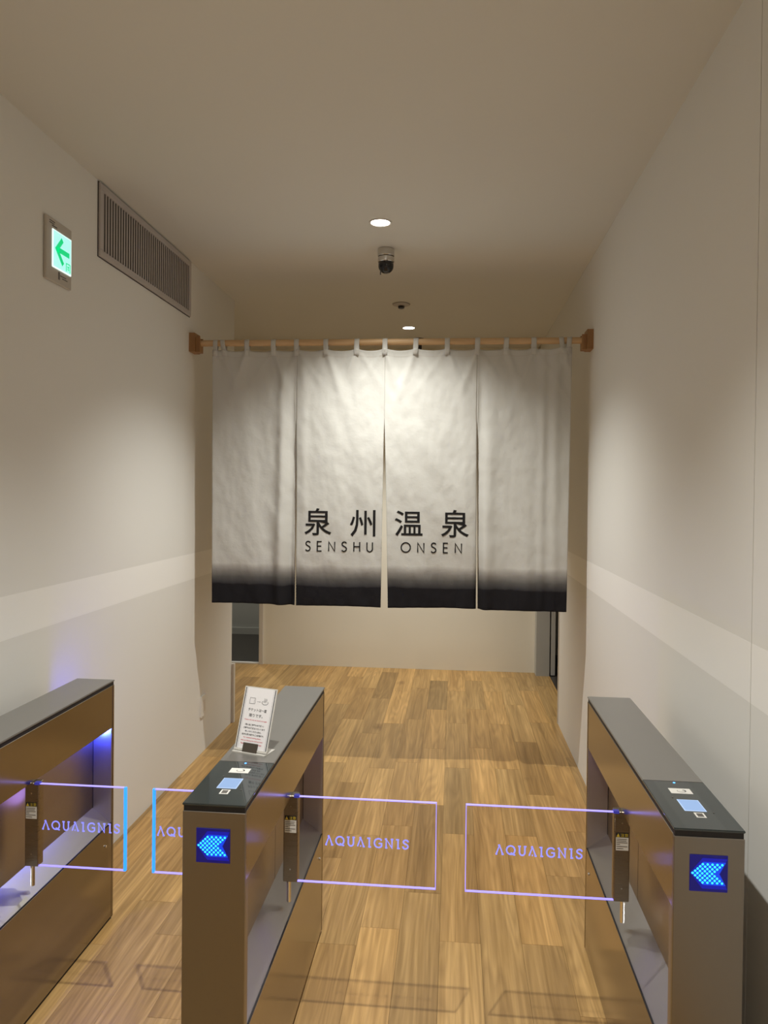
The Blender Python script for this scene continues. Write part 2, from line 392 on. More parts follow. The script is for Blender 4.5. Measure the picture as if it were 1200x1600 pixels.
def wall(name, x0, x1, y0, y1, z0=0, z1=ZC, mt=M_WALL):
    return struct(obj(name, bx(x0, x1, y0, y1, z0, z1), mt))
wall('wall_left', XL-.12, XL, Y0, YL)
bm = bx(XR, XR+.12, 2.0035, YRE, 0, ZC); box(bm, XR, XR+.12, Y0, 1.9995, 0, ZC); box(bm, XR+.006, XR+.12, 1.9995, 2.0035, 0, ZC)
wr = struct(obj('wall_right', bm, M_WALL))
bm = bx(-1.80, XR+.12, YB, YB+.12, 0, ZC); box(bm, -3.0, -2.62, YB, YB+.12, 0, ZC); box(bm, -2.62, -1.80, YB, YB+.12, 2.15, ZC)
struct(obj('wall_back', bm, M_BACK))
struct(obj('ceiling', bx(-3.2, 1.6, Y0-.1, 8.7, ZC, ZC+.1), M_CEIL))
wall('wall_front', -1.7, .9, Y0-.1, Y0)
wall('wall_left_annex', -3.12, -3.0, YL-.1, 8.6)
wall('wall_left_return', -3.0, XL-.12, YL-.1, YL)
# right side: pier, sliding door, header, room beyond
wall('wall_right_pier', XR-.004, XR+.116, 6.88, YB, 0, ZC, M_GREY)
wall('wall_right_header', XR, XR+.12, YRE, 6.88, 2.2, ZC, M_WALL)
d = struct(obj('door_1', bx(.897, .935, 6.88, 7.9, .01, 2.25), M_GREY, bevel=.002))
struct(obj('floor_right', bx(.89, 1.6, 5.0, 7.9, -.06, .002), M_DARKTILE))
wall('wall_right_annex', 1.5, 1.6, 5.0, 7.9, mt=M_GREY)
wall('wall_right_annex_back', .935, 1.5, 7.8, 7.9, mt=M_GREY)
wall('wall_right_annex_front', .889, 1.5, 5.0, 5.1, mt=M_GREY)
# left doorway in the back wall and the space behind
struct(obj('floor_left', bx(-3.0, -1.0, YB+.02, 8.6, -.06, .0), M_DARKTILE))
wall('wall_left_annex_back', -3.0, -1.0, 8.45, 8.6, mt=M_GREY)
wall('wall_left_annex_side', -1.80, -1.68, YB+.12, 8.45, mt=M_GREY)
struct(obj('baseboard_left', bx(-3.0, -1.80, 8.436, 8.45, 0, .075), M_GREY, bevel=.002))
struct(obj('trim_1', bx(-2.62, -1.80, 6.985, 7.03, -.002, .012), M_WHITE, bevel=.002))               # pale threshold
bm = bx(-1.832, -1.795, 6.978, 7.13, 0, 2.16); box(bm, -2.64, -2.60, 6.978, 7.13, 0, 2.16); box(bm, -2.64, -1.795, 6.978, 7.13, 2.15, 2.19)
struct(obj('trim_2', bm, M_TRIM, bevel=.002))                                                       # door lining
struct(obj('trim_3', bx(-1.87, -1.834, 7.55, 7.6, .02, 2.1), M_BLACKP, bevel=.002))                      # dark door leaf edge
struct(obj('trim_4', bx(XL-.008, XL+.018, YL, YL+.03, 0, .42), M_TRIM, bevel=.002))                    # low corner guard on the wall end
struct(obj('trim_5', bx(XR-.004, XR+.116, YRE, YRE+.022, 0, 2.22), M_TRIM, bevel=.002))                # door lining on the right
# pale band running along both side walls
BZ0, BZ1 = 1.118, 1.273
for i, (xa, xb, ya, yb) in enumerate(((XL, XL+.0003, Y0, YL), (XR-.0003, XR, Y0, 1.9995), (XR-.0003, XR, 2.0035, YRE))):
    struct(obj('trim_%d' % (6+i), bx(xa, xb, ya, yb, BZ0, BZ1), M_BAND))

# ------------------------------------------------------------------ ceiling fittings
def downlight(y, label, power=1.0, beam=114):
    t = tag(empty('downlight', (LAMP_X, y, ZC)), label, 'ceiling light', 'recessed downlights along the ceiling')
    bm = lathe(bmesh.new(), [(.047, -.0005), (.057, -.0005), (.057, -.004), (.050, -.005), (.047, -.003), (.047, -.0005)], n=40, cap=False)
    obj('trim_ring', bm, M_WHITE, t, True)
    bm = lathe(bmesh.new(), [(.046, -.0008), (.045, -.0028), (.001, -.0032)], n=40)
    obj('lens', bm, M_LAMP, t, True)
    li = bpy.data.lights.new('downlight_beam', 'SPOT'); li.energy = LAMP_W*power; li.color = LAMP_COL
    li.spot_size = R(beam); li.spot_blend = 1.0; li.shadow_soft_size = .022
    lo = bpy.data.objects.new('downlight_beam', li); COL.objects.link(lo); lo.parent = t; lo.location = (0, 0, -.03)
    return t
downlight(LAMP_Y[2], 'small round lit downlight in the ceiling in front of the security camera')
downlight(LAMP_Y[3], 'small round lit downlight beyond the round ceiling detector, just above the curtain rod', 1.5, 90)
downlight(LAMP_Y[1], 'small round lit downlight in the ceiling straight above the gates, out of the frame')
downlight(LAMP_Y[0], 'small round lit downlight behind the viewpoint')

ann = empty('annex_fill', (-2.35, 7.85, ZC)); tag(ann, 'added fill light in the side space behind the back wall doorway', 'ceiling light', 'recessed downlights along the ceiling'); ann.name = 'downlight'  # added unseen lamp that brightens the side space
obj('lens', lathe(bmesh.new(), [(.046, -.0008), (.045, -.0028), (.001, -.0032)], n=40), M_LAMP, ann, True)
li = bpy.data.lights.new('downlight_beam', 'SPOT'); li.energy = 60; li.color = LAMP_COL; li.spot_size = R(140); li.spot_blend = 1; li.shadow_soft_size = .022
lo = bpy.data.objects.new('downlight_beam', li); COL.objects.link(lo); lo.parent = ann; lo.location = (0, 0, -.03)

t = tag(empty('security_camera', (-.388, 4.14, ZC)), 'small silver and black dome camera hanging from the ceiling', 'security camera')
obj('ceiling_mount', lathe(bmesh.new(), [(.043, 0), (.046, -.002), (.046, -.040), (.044, -.042)], n=40), M_CAMSIL, t, R(35))
obj('joint_ring', lathe(bmesh.new(), [(.043, -.042), (.043, -.046)], n=40), M_BLACK, t, R(35))
obj('housing', lathe(bmesh.new(), [(.044, -.046), (.0455, -.048), (.0455, -.072), (.043, -.075)], n=40), M_CAMSIL, t, R(35))
obj('dome', lathe(bmesh.new(), [(.043, -.075), (.0425, -.092)]+[(.0425*math.cos(R(a)), -.094-.042*math.sin(R(a))) for a in range(6, 88, 9)], n=40), M_DOME, t, True)
bm = lathe(bmesh.new(), [(.014, -.012), (.016, -.010), (.016, .0), (.0, .002)], n=20, axis='Y'); 
for v in bm.verts: v.co += Vector((.006, -.038, -.098))
obj('lens', bm, M_DOME, t, True)
bm = bmesh.new(); ribbon(bm, [(-.034, -.09), (-.030, -.115), (-.026, -.135)], .003, lambda a, b_: (a, -.03, b_))
box(bm, -.030, -.024, -.033, -.027, -.15, -.133); obj('lanyard', bm, M_BLACKP, t)

t = tag(empty('heat_detector', (-.388, 5.345, ZC)), 'flat round white detector with a dark centre on the ceiling', 'detector')
obj('plate', lathe(bmesh.new(), [(.060, 0), (.064, -.002), (.062, -.008), (.045, -.013), (.024, -.015)], n=40), mat('detector_grey', (.50, .46, .42), .5), t, R(40))
obj('sensor', lathe(bmesh.new(), [(.022, -.014), (.024, -.020), (.020, -.032), (.008, -.036)], n=28), M_BLACKP, t, R(40))

t = tag(empty('ceiling_spotlight', (-.316, 6.55, ZC)), 'black round ceiling fitting with a small drum, beyond the rear downlight', 'ceiling fitting')
obj('base', lathe(bmesh.new(), [(.046, 0), (.048, -.003), (.046, -.014), (.020, -.018)], n=32), M_BLACKP, t, R(40))
obj('stem', lathe(bmesh.new(), [(.010, -.016), (.010, -.052)], n=16), M_BLACKP, t, R(40))
bm = lathe(bmesh.new(), [(.018, -.05), (.024, -.052), (.024, -.090), (.021, -.094)], n=28)
obj('drum', bm, M_BLACKP, t, R(40))

# ------------------------------------------------------------------ air vent on the left wall
VY0, VY1, VZ0, VZ1 = 3.147, 4.282, 2.672, 2.992
t = tag(empty('air_vent', (XL, 3.71, VZ0)), 'long grey louvred grille high on the left wall below the ceiling', 'air vent')
g0 = Vector(t.location)
def L_(bm):                                     # world -> local of an unrotated empty
    bmesh.ops.translate(bm, verts=bm.verts[:], vec=-g0); return bm
M_VENT = mat('vent_grey', (.50, .46, .45), .45); M_VENTD = mat('vent_dark', (.06, .052, .05), .6)
fb = .030
bm = bmesh.new()
box(bm, XL, XL+.012, VY0, VY1, VZ1-fb, VZ1); box(bm, XL, XL+.012, VY0, VY1, VZ0, VZ0+fb)
box(bm, XL, XL+.012, VY0, VY0+fb, VZ0+fb, VZ1-fb); box(bm, XL, XL+.012, VY1-fb, VY1, VZ0+fb, VZ1-fb)
obj('frame', L_(bm), M_VENT, t, bevel=.002)
obj('gasket', L_(bx(XL, XL+.003, VY0-.004, VY1+.004, VZ0-.004, VZ1+.004)), M_VENTD, t)
obj('backing', L_(bx(XL, XL+.001, VY0+fb, VY1-fb, VZ0+fb, VZ1-fb)), M_VENTD, t)
ns = 40; sp = (VY1-VY0-2*fb)/ns
bm = bmesh.new()
prism(bm, [(XL+.001, 0), (XL+.0045, .001), (XL+.0045, .0115), (XL+.001, .0125)], 2, VZ0+fb, VZ1-fb)
bmesh.ops.translate(bm, verts=bm.verts[:], vec=(-g0.x, 0, -g0.z))
s0 = obj('slat', bm, M_VENT, t)
for i in range(ns):
    o = s0 if i == 0 else s0.copy()
    if i: COL.objects.link(o)
    o.parent = t; o.location = (0, VY0+fb+i*sp+.007-g0.y, 0)

# ------------------------------------------------------------------ exit sign on the left wall
t = tag(empty('exit_sign', (XL, 2.805, 2.572)), 'lit green and white exit sign with an arrow on the left wall', 'exit sign')
g0 = Vector(t.location)
obj('plate', L_(bx(XL, XL+.012, 2.712, 2.902, 2.452, 2.694)), mat('sign_plate', (.52, .48, .43), .5), t, bevel=.003)
obj('light_box', L_(bx(XL+.012, XL+.016, 2.752, 2.894, 2.506, 2.653)), M_EXITE, t, bevel=.002)
obj('lit_face', L_(bx(XL+.016, XL+.0166, 2.757, 2.888, 2.511, 2.648)), M_EXIT, t)
bm = bmesh.new()
FX = XL+.0171
def ex(pts):
    n = len(pts); bm.faces.new([bm.verts.new((FX, 2.757+p[0]*.131, 2.511+p[1]*.137)) for p in pts])
EXF = lambda u, v: (FX, 2.757+u*.131, 2.511+v*.137)
ribbon(bm, [(.50,.86),(.18,.52),(.54,.16)], .15, EXF); ribbon(bm, [(.2,.52),(.90,.52)], .15, EXF)
for a, b_, c, d_ in ((.70,.74,.03,.28),(.70,.96,.25,.28),(.92,.96,.03,.28),(.78,.88,.16,.20),(.81,.84,.06,.2),(.78,.9,.10,.12)):
    ex([(a,c),(b_,c),(b_,d_),(a,d_)])
bmesh.ops.triangulate(bm, faces=bm.faces[:])
obj('arrow_pictogram', L_(bm), M_GREEN, t)
bm = bmesh.new()
for (ya, yb, za, zb) in ((2.735,2.775,2.678,2.682),(2.735,2.77,2.670,2.674),(2.752,2.79,2.662,2.667),(2.80,2.812,2.47,2.50),(2.815,2.86,2.486,2.490),(2.83,2.87,2.478,2.482)):
    box(bm, XL+.0118, XL+.0124, ya, yb, za, zb)
obj('fine_print', L_(bm), M_GREYINK, t)

# switch plate at the foot of the left wall
t = tag(obj('wall_outlet', bx(XL, XL+.010, 4.528, 4.612, .232, .362), M_WHITE, bevel=.003), 'small white outlet plate low on the left wall beside the wall end', 'outlet')
obj('socket', bx(XL+.010, XL+.012, 4.548, 4.592, .262, .332), M_TRIM, t, bevel=.0008)

# ------------------------------------------------------------------ noren curtain on its rod
YC = 4.33; RZ = 2.525; RR = .0185
def bracket(side, label):
    xw = XL if side < 0 else XR
    t = tag(empty('rod_bracket', (xw, YC, RZ)), label, 'bracket', 'wooden rod brackets')
    s = -side
    a, b_ = sorted((0, s*.034)); obj('wall_plate', bx(a, b_, -.050, .050, -.056, .054), M_BRK, t, bevel=.003, seg=2)
    bm = bmesh.new()
    x0, x1 = sorted((s*.034, s*.060))
    pts = [(-.030, -.056), (.030, -.056), (.030, .030), (RR+.001, .030), (RR+.001, 0)]
    pts += [((RR+.001)*math.cos(R(-a)), (RR+.001)*math.sin(R(-a))) for a in range(15, 180, 15)]
    pts += [(-RR-.001, 0), (-RR-.001, .030), (-.030, .030)]
    prism(bm, pts, 0, x0, x1)
    obj('cradle', bm, M_BRK, t, bevel=.001)
    return t
bracket(-1, 'brown wooden bracket on the left wall holding the curtain rod')
bracket(1, 'brown wooden bracket on the right wall holding the curtain rod')
rod = obj('curtain_rod', lathe(bmesh.new(), [(RR-.002, XL+.038), (RR, XL+.040), (RR, XR-.040), (RR-.002, XR-.038)], (0, 0, 0), 24, 'X'), M_FIR, None, R(40))
rod.location = (0, YC, RZ)
tag(rod, 'long pale wooden rod carrying the split curtain', 'curtain rod')

TABS = [-1.411, -1.362, -1.221, -1.063, -.925, -.751, -.570, -.405, -.227, -.046, .126, .289, .444, .600, .638]
SEAM = [-1.430, -.927, -.406, .128, .656]
BL = [(-1.429, -.926), (-.915, -.414), (-.373, .136), (.148, .645)]       # bottom edges of the four panels
ZT, ZS, ZB = 2.484, 2.078, .984
def g(x, c, s): return math.exp(-((x-c)/s)**2)
def fold(x, z):
    """depth of the cloth surface (m, + is away from the viewer)"""
    d = (ZT-z)/(ZT-ZB)
    y = 0
    y += .014*math.sin(x*5.1+1.0+.6*d)*(.4+.6*d)
    # long vertical folds
    y += -.030*g(x, -1.005-.015*d, .032)*(.5+.8*d)*(1-.3*d)+.022*g(x, -.945-.01*d, .020)*(.3+d)
    y += -.012*g(x, -.885+.02*d, .03)*(1-d)
    y += -.010*g(x, -1.26+.10*d, .06)*(.3+.7*d)+.007*g(x, -1.18+.12*d, .04)*d
    y += -.020*g(x, .215-.03*d, .040)*(.3+.7*d)+.026*g(x, .150-.0*d, .020)*(.2+d)
    y += -.012*g(x, .43, .05)*d-.015*g(x, .57, .030)*(1-.4*d)-.008*g(x, .50, .022)
    y += -.012*g(x, -.20+.06*d, .05)*d*.7+.006*g(x, -.65+.12*d, .05)
    y += -.007*g(x, .05+.03*d, .03)*d
    # creases falling away from the tabs
    top = math.exp(-(ZT-z)/.20)
    for i, tx in enumerate(TABS):
        q = (ZT-z)
        sgn = 1 if i % 2 else -1
        y += -.017*top*g(x, tx+sgn*q*.35, .018+.05*q)
        y += -.006*top*g(x, tx-sgn*q*.7, .016+.05*q)
    # crumpled linen
    v = Vector((x*3.2, z*1.4, 0)); y += .014*(noise.noise(v)) * (.5+.5*d)
    v = Vector((x*11+z*2.5, z*5, 3)); y += .0065*noise.noise(v)
    v = Vector((x*30, z*18, 7)); y += .0018*noise.noise(v)
    return y
def top_z(x):
    z = 0
    for a, b_ in zip(TABS, TABS[1:]):
        if a <= x <= b_:
            z = -.010*math.sin(math.pi*(x-a)/(b_-a))*min(1, (b_-a)/.15)
    return ZT+z
noren = tag(empty('noren_curtain', (-.39, YC, 0)), 'white linen entrance curtain in four panels with black dipped hem and lettering', 'curtain')
g0 = Vector(noren.location)
def panel_edge(i, z):
    """left and right x of panel i at height z"""
    if z >= ZS: return SEAM[i], SEAM[i+1]
    d = ((ZS-z)/(ZS-ZB))
    k = d**.8
    l = SEAM[i]+(BL[i][0]-SEAM[i])*(k if i else d); r = SEAM[i+1]+(BL[i][1]-SEAM[i+1])*(k if i < 3 else d)
    return l, r
NX, NZ = 84, 170
for i in range(4):
    bm = bmesh.new(); grid = []
    for b_ in range(NZ+1):
        t_ = b_/NZ; row = []
        for a in range(NX+1):
            u = a/NX; zt = top_z(SEAM[i]+(SEAM[i+1]-SEAM[i])*u)
            z = zt+(ZB-zt)*t_
            l, r = panel_edge(i, z); x = l+(r-l)*u
            y = YC+fold(x, z)
            dl, dr = x-l, r-x; open_ = max(0, min(1, (ZS-z)/.12))
            for dd, on in ((dl, i > 0), (dr, i < 3)):
                if on and z < ZS: y += .0022*math.sin(z*2*math.pi/.017+i)*math.exp(-dd/.007)*open_   # puckered hem
            if dl < .03 and i == 3: y += .012*open_*(1-dl/.03)**2
            if dr < .03 and i == 0: y += .010*open_*(1-dr/.03)**2
            if z < ZB+.04: y += .002*math.sin(x*90)*(1-(z-ZB)/.04)
            row.append(bm.verts.new((x-g0.x, y-g0.y, z+.002*math.sin(x*9+i)*t_-g0.z)))
        grid.append(row)
    for A, B in zip(grid, grid[1:]):
        for a in range(NX): bm.faces.new((A[a], B[a], B[a+1], A[a+1]))
    o = obj('panel', bm, M_LINEN, noren, True)
    s = o.modifiers.new('thickness', 'SOLIDIFY'); s.thickness = .0012; s.offset = 1
# top hem band, seams
M_THREAD = mat('seam_thread', (.62, .58, .52), .8)
bm = bmesh.new()
xs = [SEAM[0]+(SEAM[4]-SEAM[0])*i/300 for i in range(301)]
for za, zb in ((.034, .036),):
    rows = [[bm.verts.new((x-g0.x, YC+fold(x, top_z(x)-q)-.0022-g0.y, top_z(x)-q)) for x in xs] for q in (za, zb)]
    for a in range(300): bm.faces.new((rows[0][a], rows[1][a], rows[1][a+1], rows[0][a+1]))
for i in (1, 2, 3):
    for off in (-.006, .006):
        zz = [ZT+(ZS-ZT)*k/40 for k in range(41)]
        c = [[bm.verts.new((SEAM[i]+off+e-g0.x, YC+fold(SEAM[i]+off+e, z)-.0022-g0.y, z-.004)) for z in zz] for e in (-.0006, .0006)]
        for k in range(40): bm.faces.new((c[0][k], c[0][k+1], c[1][k+1], c[1][k]))
obj('stitching', bm, M_THREAD, noren)
for i, tx in enumerate(TABS):
    bm = bmesh.new(); wd = .029 if i not in (0, 1, 13, 14) else .027
    prof = []
    yb = YC+fold(tx, ZT-.03)
    r = RR+.0022
    for q in (0, .3, .6, 1): prof.append((yb-.0045+(YC-r-yb+.0045)*q, ZT-.038+(RZ-(ZT-.038))*q))
    for a in range(170, 9, -16): prof.append((YC+r*math.cos(R(a)), RZ+r*math.sin(R(a))))
    prof += [(YC+r, RZ), (yb+.006, ZT-.01), (yb+.005, ZT-.038)]
    lean = {1: .016, 14: -.010, 13: .008}.get(i, random.uniform(-.003, .003))
    rows = []
    for (yy, zz) in prof:
        t_ = (zz-(ZT-.038))/(RZ+r-(ZT-.038)); xm = tx-lean*t_+lean*.5
        if zz < ZT: xm = tx+lean*.5
        rows.append([bm.verts.new((xm+s_*wd/2-g0.x, yy-g0.y, zz-g0.z)) for s_ in (-1, -.33, .33, 1)])
    for A, B in zip(rows, rows[1:]):
        for k in range(3): bm.faces.new((A[k], A[k+1], B[k+1], B[k]))
    o = obj('tab', bm, M_LINEN, noren, True)
    s = o.modifiers.new('thickness', 'SOLIDIFY'); s.thickness = .0012; s.offset = 0
# lettering printed on the cloth
def on_cloth(x, z): return (x-g0.x, YC+fold(x, z)-.0030-g0.y, z-g0.z)
bm = bmesh.new()
for ch, rc in (('泉', (-.868, -.708, 1.397, 1.556)), ('州', (-.600, -.450, 1.394, 1.549)), ('温', (-.338, -.176, 1.402, 1.548)), ('泉', (-.069, .090, 1.396, 1.556))):
    merge(bm, text_bm(ch, rc, on_cloth, cut=.008, bold=.006))
lettering(bm, 'SENSHU', -.860, -.464, 1.306, 1.361, .0070, on_cloth, GLYPH)
lettering(bm, 'ONSEN', -.300, .051, 1.307, 1.362, .0070, on_cloth, GLYPH)
obj('lettering', bm, M_INKG, noren)

# ------------------------------------------------------------------ ticket gates
GY0, GY1, GH, GW = 1.690, 2.760, .920, .150
PY = 2.200; PZ0, PZ1 = .479, .733
def gate(x0, sides, label, reader=True, rear_fill=False, panels=None):
    """x0 = left face; sides: -1 lane on the left, +1 lane on the right"""
    x1 = x0+GW
    t = tag(empty('ticket_gate', ((x0+x1)/2, (GY0+GY1)/2, 0)), label, 'ticket gate', 'stainless flap gates')
    o0 = Vector(t.location)
    def Lc(bm): bmesh.ops.translate(bm, verts=bm.verts[:], vec=-o0); return bm
    RD = .074                                  # recess depth
    zt = GH-.0185
    # front and rear pillars
    obj('front_plate', Lc(bx(x0, x1, GY0, GY0+.012, .008, zt)), M_STEELF, t, bevel=.0012)
    obj('rear_plate', Lc(bx(x0, x1, GY1-.012, GY1, .008, zt)), M_STEEL, t, bevel=.0012)
    for s in (-1, 1):
        xo = x0 if s < 0 else x1; i = -s
        def X(d): return xo+i*d
        if s in sides:
            # lower skirt panel with its sloped tray, upper band, thin stiles
            ob = obj('skirt_panel', Lc(bx(X(0.001), X(.006), GY0+.0135, GY1-.0135, .012, .372)), M_STEEL, t, bevel=.001)
            obj('upper_band', Lc(bx(X(0.001), X(.010), GY0+.0135, GY1-.0135, .738, zt)), M_STEEL, t, bevel=.001)
            bm = bmesh.new()
            ya, yb = GY0+.034, GY1-.020
            prism(bm, [(X(.003), .374), (X(RD), .430), (X(RD), .424), (X(.003), .366)], 1, ya, yb)
            obj('tray', Lc(bm), M_TRAY, t)
            obj('tray_lip', Lc(bx(X(.001), X(.004), GY0+.0135, GY1-.0135, .3735, .377)), M_BLACK, t)
            obj('inner_panel', Lc(bx(X(RD), X(RD+.001), 2.304, yb, .424, .742)), M_INNER, t)
            obj('inner_panel', Lc(bx(X(RD), X(RD+.001), ya, 2.300, .424, .742)), M_INNER, t)
            for yy, y2 in ((GY0+.0135, ya), (yb, GY1-.0135)):
                obj('stile', Lc(bx(X(.001), X(RD), yy, y2, .372, .740)), M_STILE, t, bevel=.001)
            obj('recess_ceiling', Lc(bx(X(.010), X(RD), ya, yb, .741, .745)), M_STEEL, t)
            obj('corner_seam', Lc(bx(X(RD-.0015), X(RD), yb-.0015, yb, .425, .740)), M_BLACK, t)
            # keyhole
            bm = lathe(bmesh.new(), [(.005, -.0005), (.005, .0035), (.0035, .004)], n=16, axis='X')
            for v in bm.verts: v.co.x = v.co.x*s
            bmesh.ops.translate(bm, verts=bm.verts[:], vec=Vector((X(.001), GY1-.065, .305))-o0); obj('lock', bm, M_CHROME, t, R(40))
            # hinge post and its foot pin
            xa, xb = X(.025), X(-.018)
            post = obj('hinge_post', Lc(bx(xa, xb, PY, PY+.032, .476, .7375)), M_POST, t, bevel=.002)
            for zz in (.515, .705): obj('screw', Lc(lathe(bmesh.new(), [(.0022, .0008), (.0022, -.0006)], ((xa+xb)/2, PY, zz), 12, 'Y')), M_CHROME, t)
            bm = lathe(bmesh.new(), [(.0065, .405), (.0065, .477)], (X(.012), PY+.024, 0), 20)
            obj('foot_pin', Lc(bm), M_CHROME, t, R(40))
            # added violet point light behind the post, tinting the recess
            ll = bpy.data.lights.new('recess_tint_light', 'POINT'); ll.energy = .14; ll.color = (.34, .22, 1.0); ll.shadow_soft_size = .04
            lo = bpy.data.objects.new('recess_tint_light', ll); COL.objects.link(lo); lo.parent = t; lo.location = Vector((X(.030), PY+.10, .66))-o0
            # warning label on the post
            la, lb = sorted((xa, xb)); la += .004; lb -= .004
            lab = obj('warning_label', Lc(bx(la, lb, PY-.0005, PY, .626, .664)), M_WHITE, t)
            obj('label_header', Lc(bx(la, lb, PY-.0008, PY-.0005, .664, .677)), M_INK, lab).parent = lab
            bm = bmesh.new(); q = (lb-la)/3
            fl = lambda u, v: (u-o0.x, PY-.0011-o0.y, v)
            bm.faces.new([bm.verts.new(fl(*p)) for p in ((la+.001, .6655), (la+q-.001, .6655), (la+q/2, .6755))])
            merge(bm, text_bm('注意', (la+q+.001, lb-.001, .6655, .6755), fl))
            obj('header_print', bm, M_YEL, lab)
            bm = bmesh.new()
            for j, (za, wq) in enumerate(((.659, .9), (.654, .85), (.649, .95), (.644, .3), (.638, .95), (.632, .6))):
                ribbon(bm, [(la+.0015, za), (la+.0015+(lb-la-.003)*wq, za)], .0016, fl)
            obj('label_print', bm, M_GREYINK, lab)
            # clear flap with glowing edges
            w = (panels or {})[s]
            fx0 = X(-.018); fx1 = fx0+s*w
            a, b_ = sorted((fx0, fx1))
            fp = obj('flap_panel', Lc(bx(a, b_, PY+.004, PY+.012, PZ0, PZ1)), M_CLEAR, t)
            e = .0020
            obj('glowing_edge', Lc(bx(a, b_, PY+.0035, PY+.0125, PZ1, PZ1+e)), M_EDGE, fp)
            obj('glowing_edge', Lc(bx(a, b_, PY+.0035, PY+.0125, PZ0-e, PZ0)), M_EDGE, fp)
            ea, eb = sorted((fx1, fx1+s*e))
            cy = w < .35
            k = .0025 if cy else 0
            obj('glowing_edge', Lc(bx(ea-k, eb+k, PY+.0035, PY+.0125, PZ0-e, PZ1+e)), M_EDGEC if cy else M_EDGE, fp)
            ca, cb_ = sorted((fx0-s*.012, fx0+s*.004))
            obj('hinge_clip', Lc(bx(ca, cb_, PY-.001, PY+.014, PZ1-.001, PZ1+.006)), mat('clip_blue', (.05, .05, .25), .3, .5, (.1, .1, .9), .25), t)
            la_, lb_ = ((fx0+.014, fx0+.262) if w < .35 else (fx0+.086, fx0+.334)) if s > 0 else ((fx1+.013, fx1+.261) if w < .35 else (fx1+.088, fx1+.336))
            bm = bmesh.new()
            lettering(bm, 'AQUaIGNIS', la_, lb_, .594, .620, .0042, lambda u, v: (u-o0.x, PY+.0038-o0.y, v), LOGO)
            obj('lettering', bm, M_LOGO, fp)
        else:
            obj('side_panel', Lc(bx(X(0.001), X(.008), GY0+.0135, GY1-.0135, .012, zt)), M_STEEL, t, bevel=.001)
    # core between the recesses, toe gap
    ca = x0+RD+.0015 if -1 in sides else x0+.010
    cb_ = x1-RD-.0015 if 1 in sides else x1-.010
    obj('core', Lc(bx(ca, cb_, GY0+.014, GY1-.014, .02, zt)), M_BLACK, t)
    obj('plinth', Lc(bx(x0+.006, x1-.006, GY0+.006, GY1-.006, 0, .012)), M_BLACK, t)
    # cap: black shadow gap, grey slab, dark reader glass
    obj('cap_gap', Lc(bx(x0+.002, x1-.002, GY0+.002, GY1-.002, zt, GH-.0055)), M_BLACK, t)
    yt = 1.966 if reader else GY0
    if reader:
        tg = obj('reader_glass', Lc(bx(x0-.001, x1+.001, GY0-.001, yt, GH-.0055, GH)), M_TILE, t, bevel=.0015, seg=2)
        cx = (x0+x1)/2
        o_led = obj('status_led', lathe(bmesh.new(), [(.0028, -.0002), (.0028, .0006), (.0012, .0012)], tuple(Vector((cx, yt-.010, GH))-o0), 14), M_LED, tg, True)
        cd = obj('card_symbol', Lc(bx(cx-.026, cx+.026, 1.886, 1.918, GH, GH+.0005)), M_WHITE, tg)
        bm = bmesh.new(); f2 = lambda u, v: (u-o0.x, v-o0.y, GH+.0009)
        ribbon(bm, arc(cx+.002, 1.901, .010, .007, 150, 400, 14), .0012, f2)
        ribbon(bm, [(cx+.006, 1.908), (cx+.011, 1.906), (cx+.012, 1.899)], .003, f2)
        obj('hand_print', bm, M_INK, cd)
        sc_ = obj('screen_frame', Lc(bx(cx-.025, cx+.025, 1.784, 1.849, GH, GH+.0006)), M_SCRB, tg, bevel=.0002)
        obj('screen', Lc(bx(cx-.0225, cx+.0225, 1.787, 1.846, GH+.0006, GH+.0009)), M_SCR, sc_)
        wf = obj('scan_window', Lc(bx(cx-.012+.004, cx+.012+.002, 1.750, 1.776, GH, GH+.0005)), M_WHITE, tg)
        obj('scan_lens', Lc(bx(cx-.008+.004, cx+.009+.001, 1.754, 1.772, GH+.0005, GH+.0008)), M_GREYINK, wf)
        bm = bmesh.new()
        for px, py in ((-.033, 1.858), (.036, 1.778)): bm.faces.new([bm.verts.new(f2(cx+px+a_, py+b2)) for a_, b2 in ((0, 0), (.005, 0), (.0025, .005))])
        obj('tile_print', bm, M_GREYINK, tg)
        # square arrow display on the front
        dx = cx-.001; dz = .8235; h = .0405
        dp = obj('arrow_display', Lc(bx(dx-h, dx+h, GY0-.0015, GY0, dz-h, dz+h)), M_DISP, t, bevel=.0008)
        P = .0103
        bm = bmesh.new()
        hz = [(-.030-.006, 0), (-.012, .0225+.003), (.028+.008, .0225+.003), (.022, 0.0), (.028+.008, -.0225-.003), (-.012, -.0225-.003)]
        bm.faces.new([bm.verts.new((dx+p[0]*1.10-.0004-o0.x, GY0-.0017-o0.y, dz+p[1]*1.32)) for p in hz])
        obj('glow_field', bm, M_DISPH, dp)
        bm = bmesh.new(); bm.faces.new([bm.verts.new((dx+p[0]-o0.x, GY0-.0019-o0.y, dz+p[1])) for p in hz])
        obj('glow_core', bm, M_DISPI, dp)
        bm = bmesh.new()
        for r in range(9):
            for c in range(5):
                u = -.0345+abs(r-4)*P*.52+c*P; v = (4-r)*P*.49
                k_ = [bm.verts.new((dx+u+.0026*math.cos(q*math.pi/4)-o0.x, GY0-.0022-o0.y, dz+v+.0026*math.sin(q*math.pi/4))) for q in range(8)]
                bm.faces.new(k_)
        obj('led_dots', bm, M_DOT, dp)
    obj('cap', Lc(bx(x0-.001, x1+.001, yt+.0006, GY1+.001, GH-.0055, GH)), M_TOP, t, bevel=.0015, seg=2)
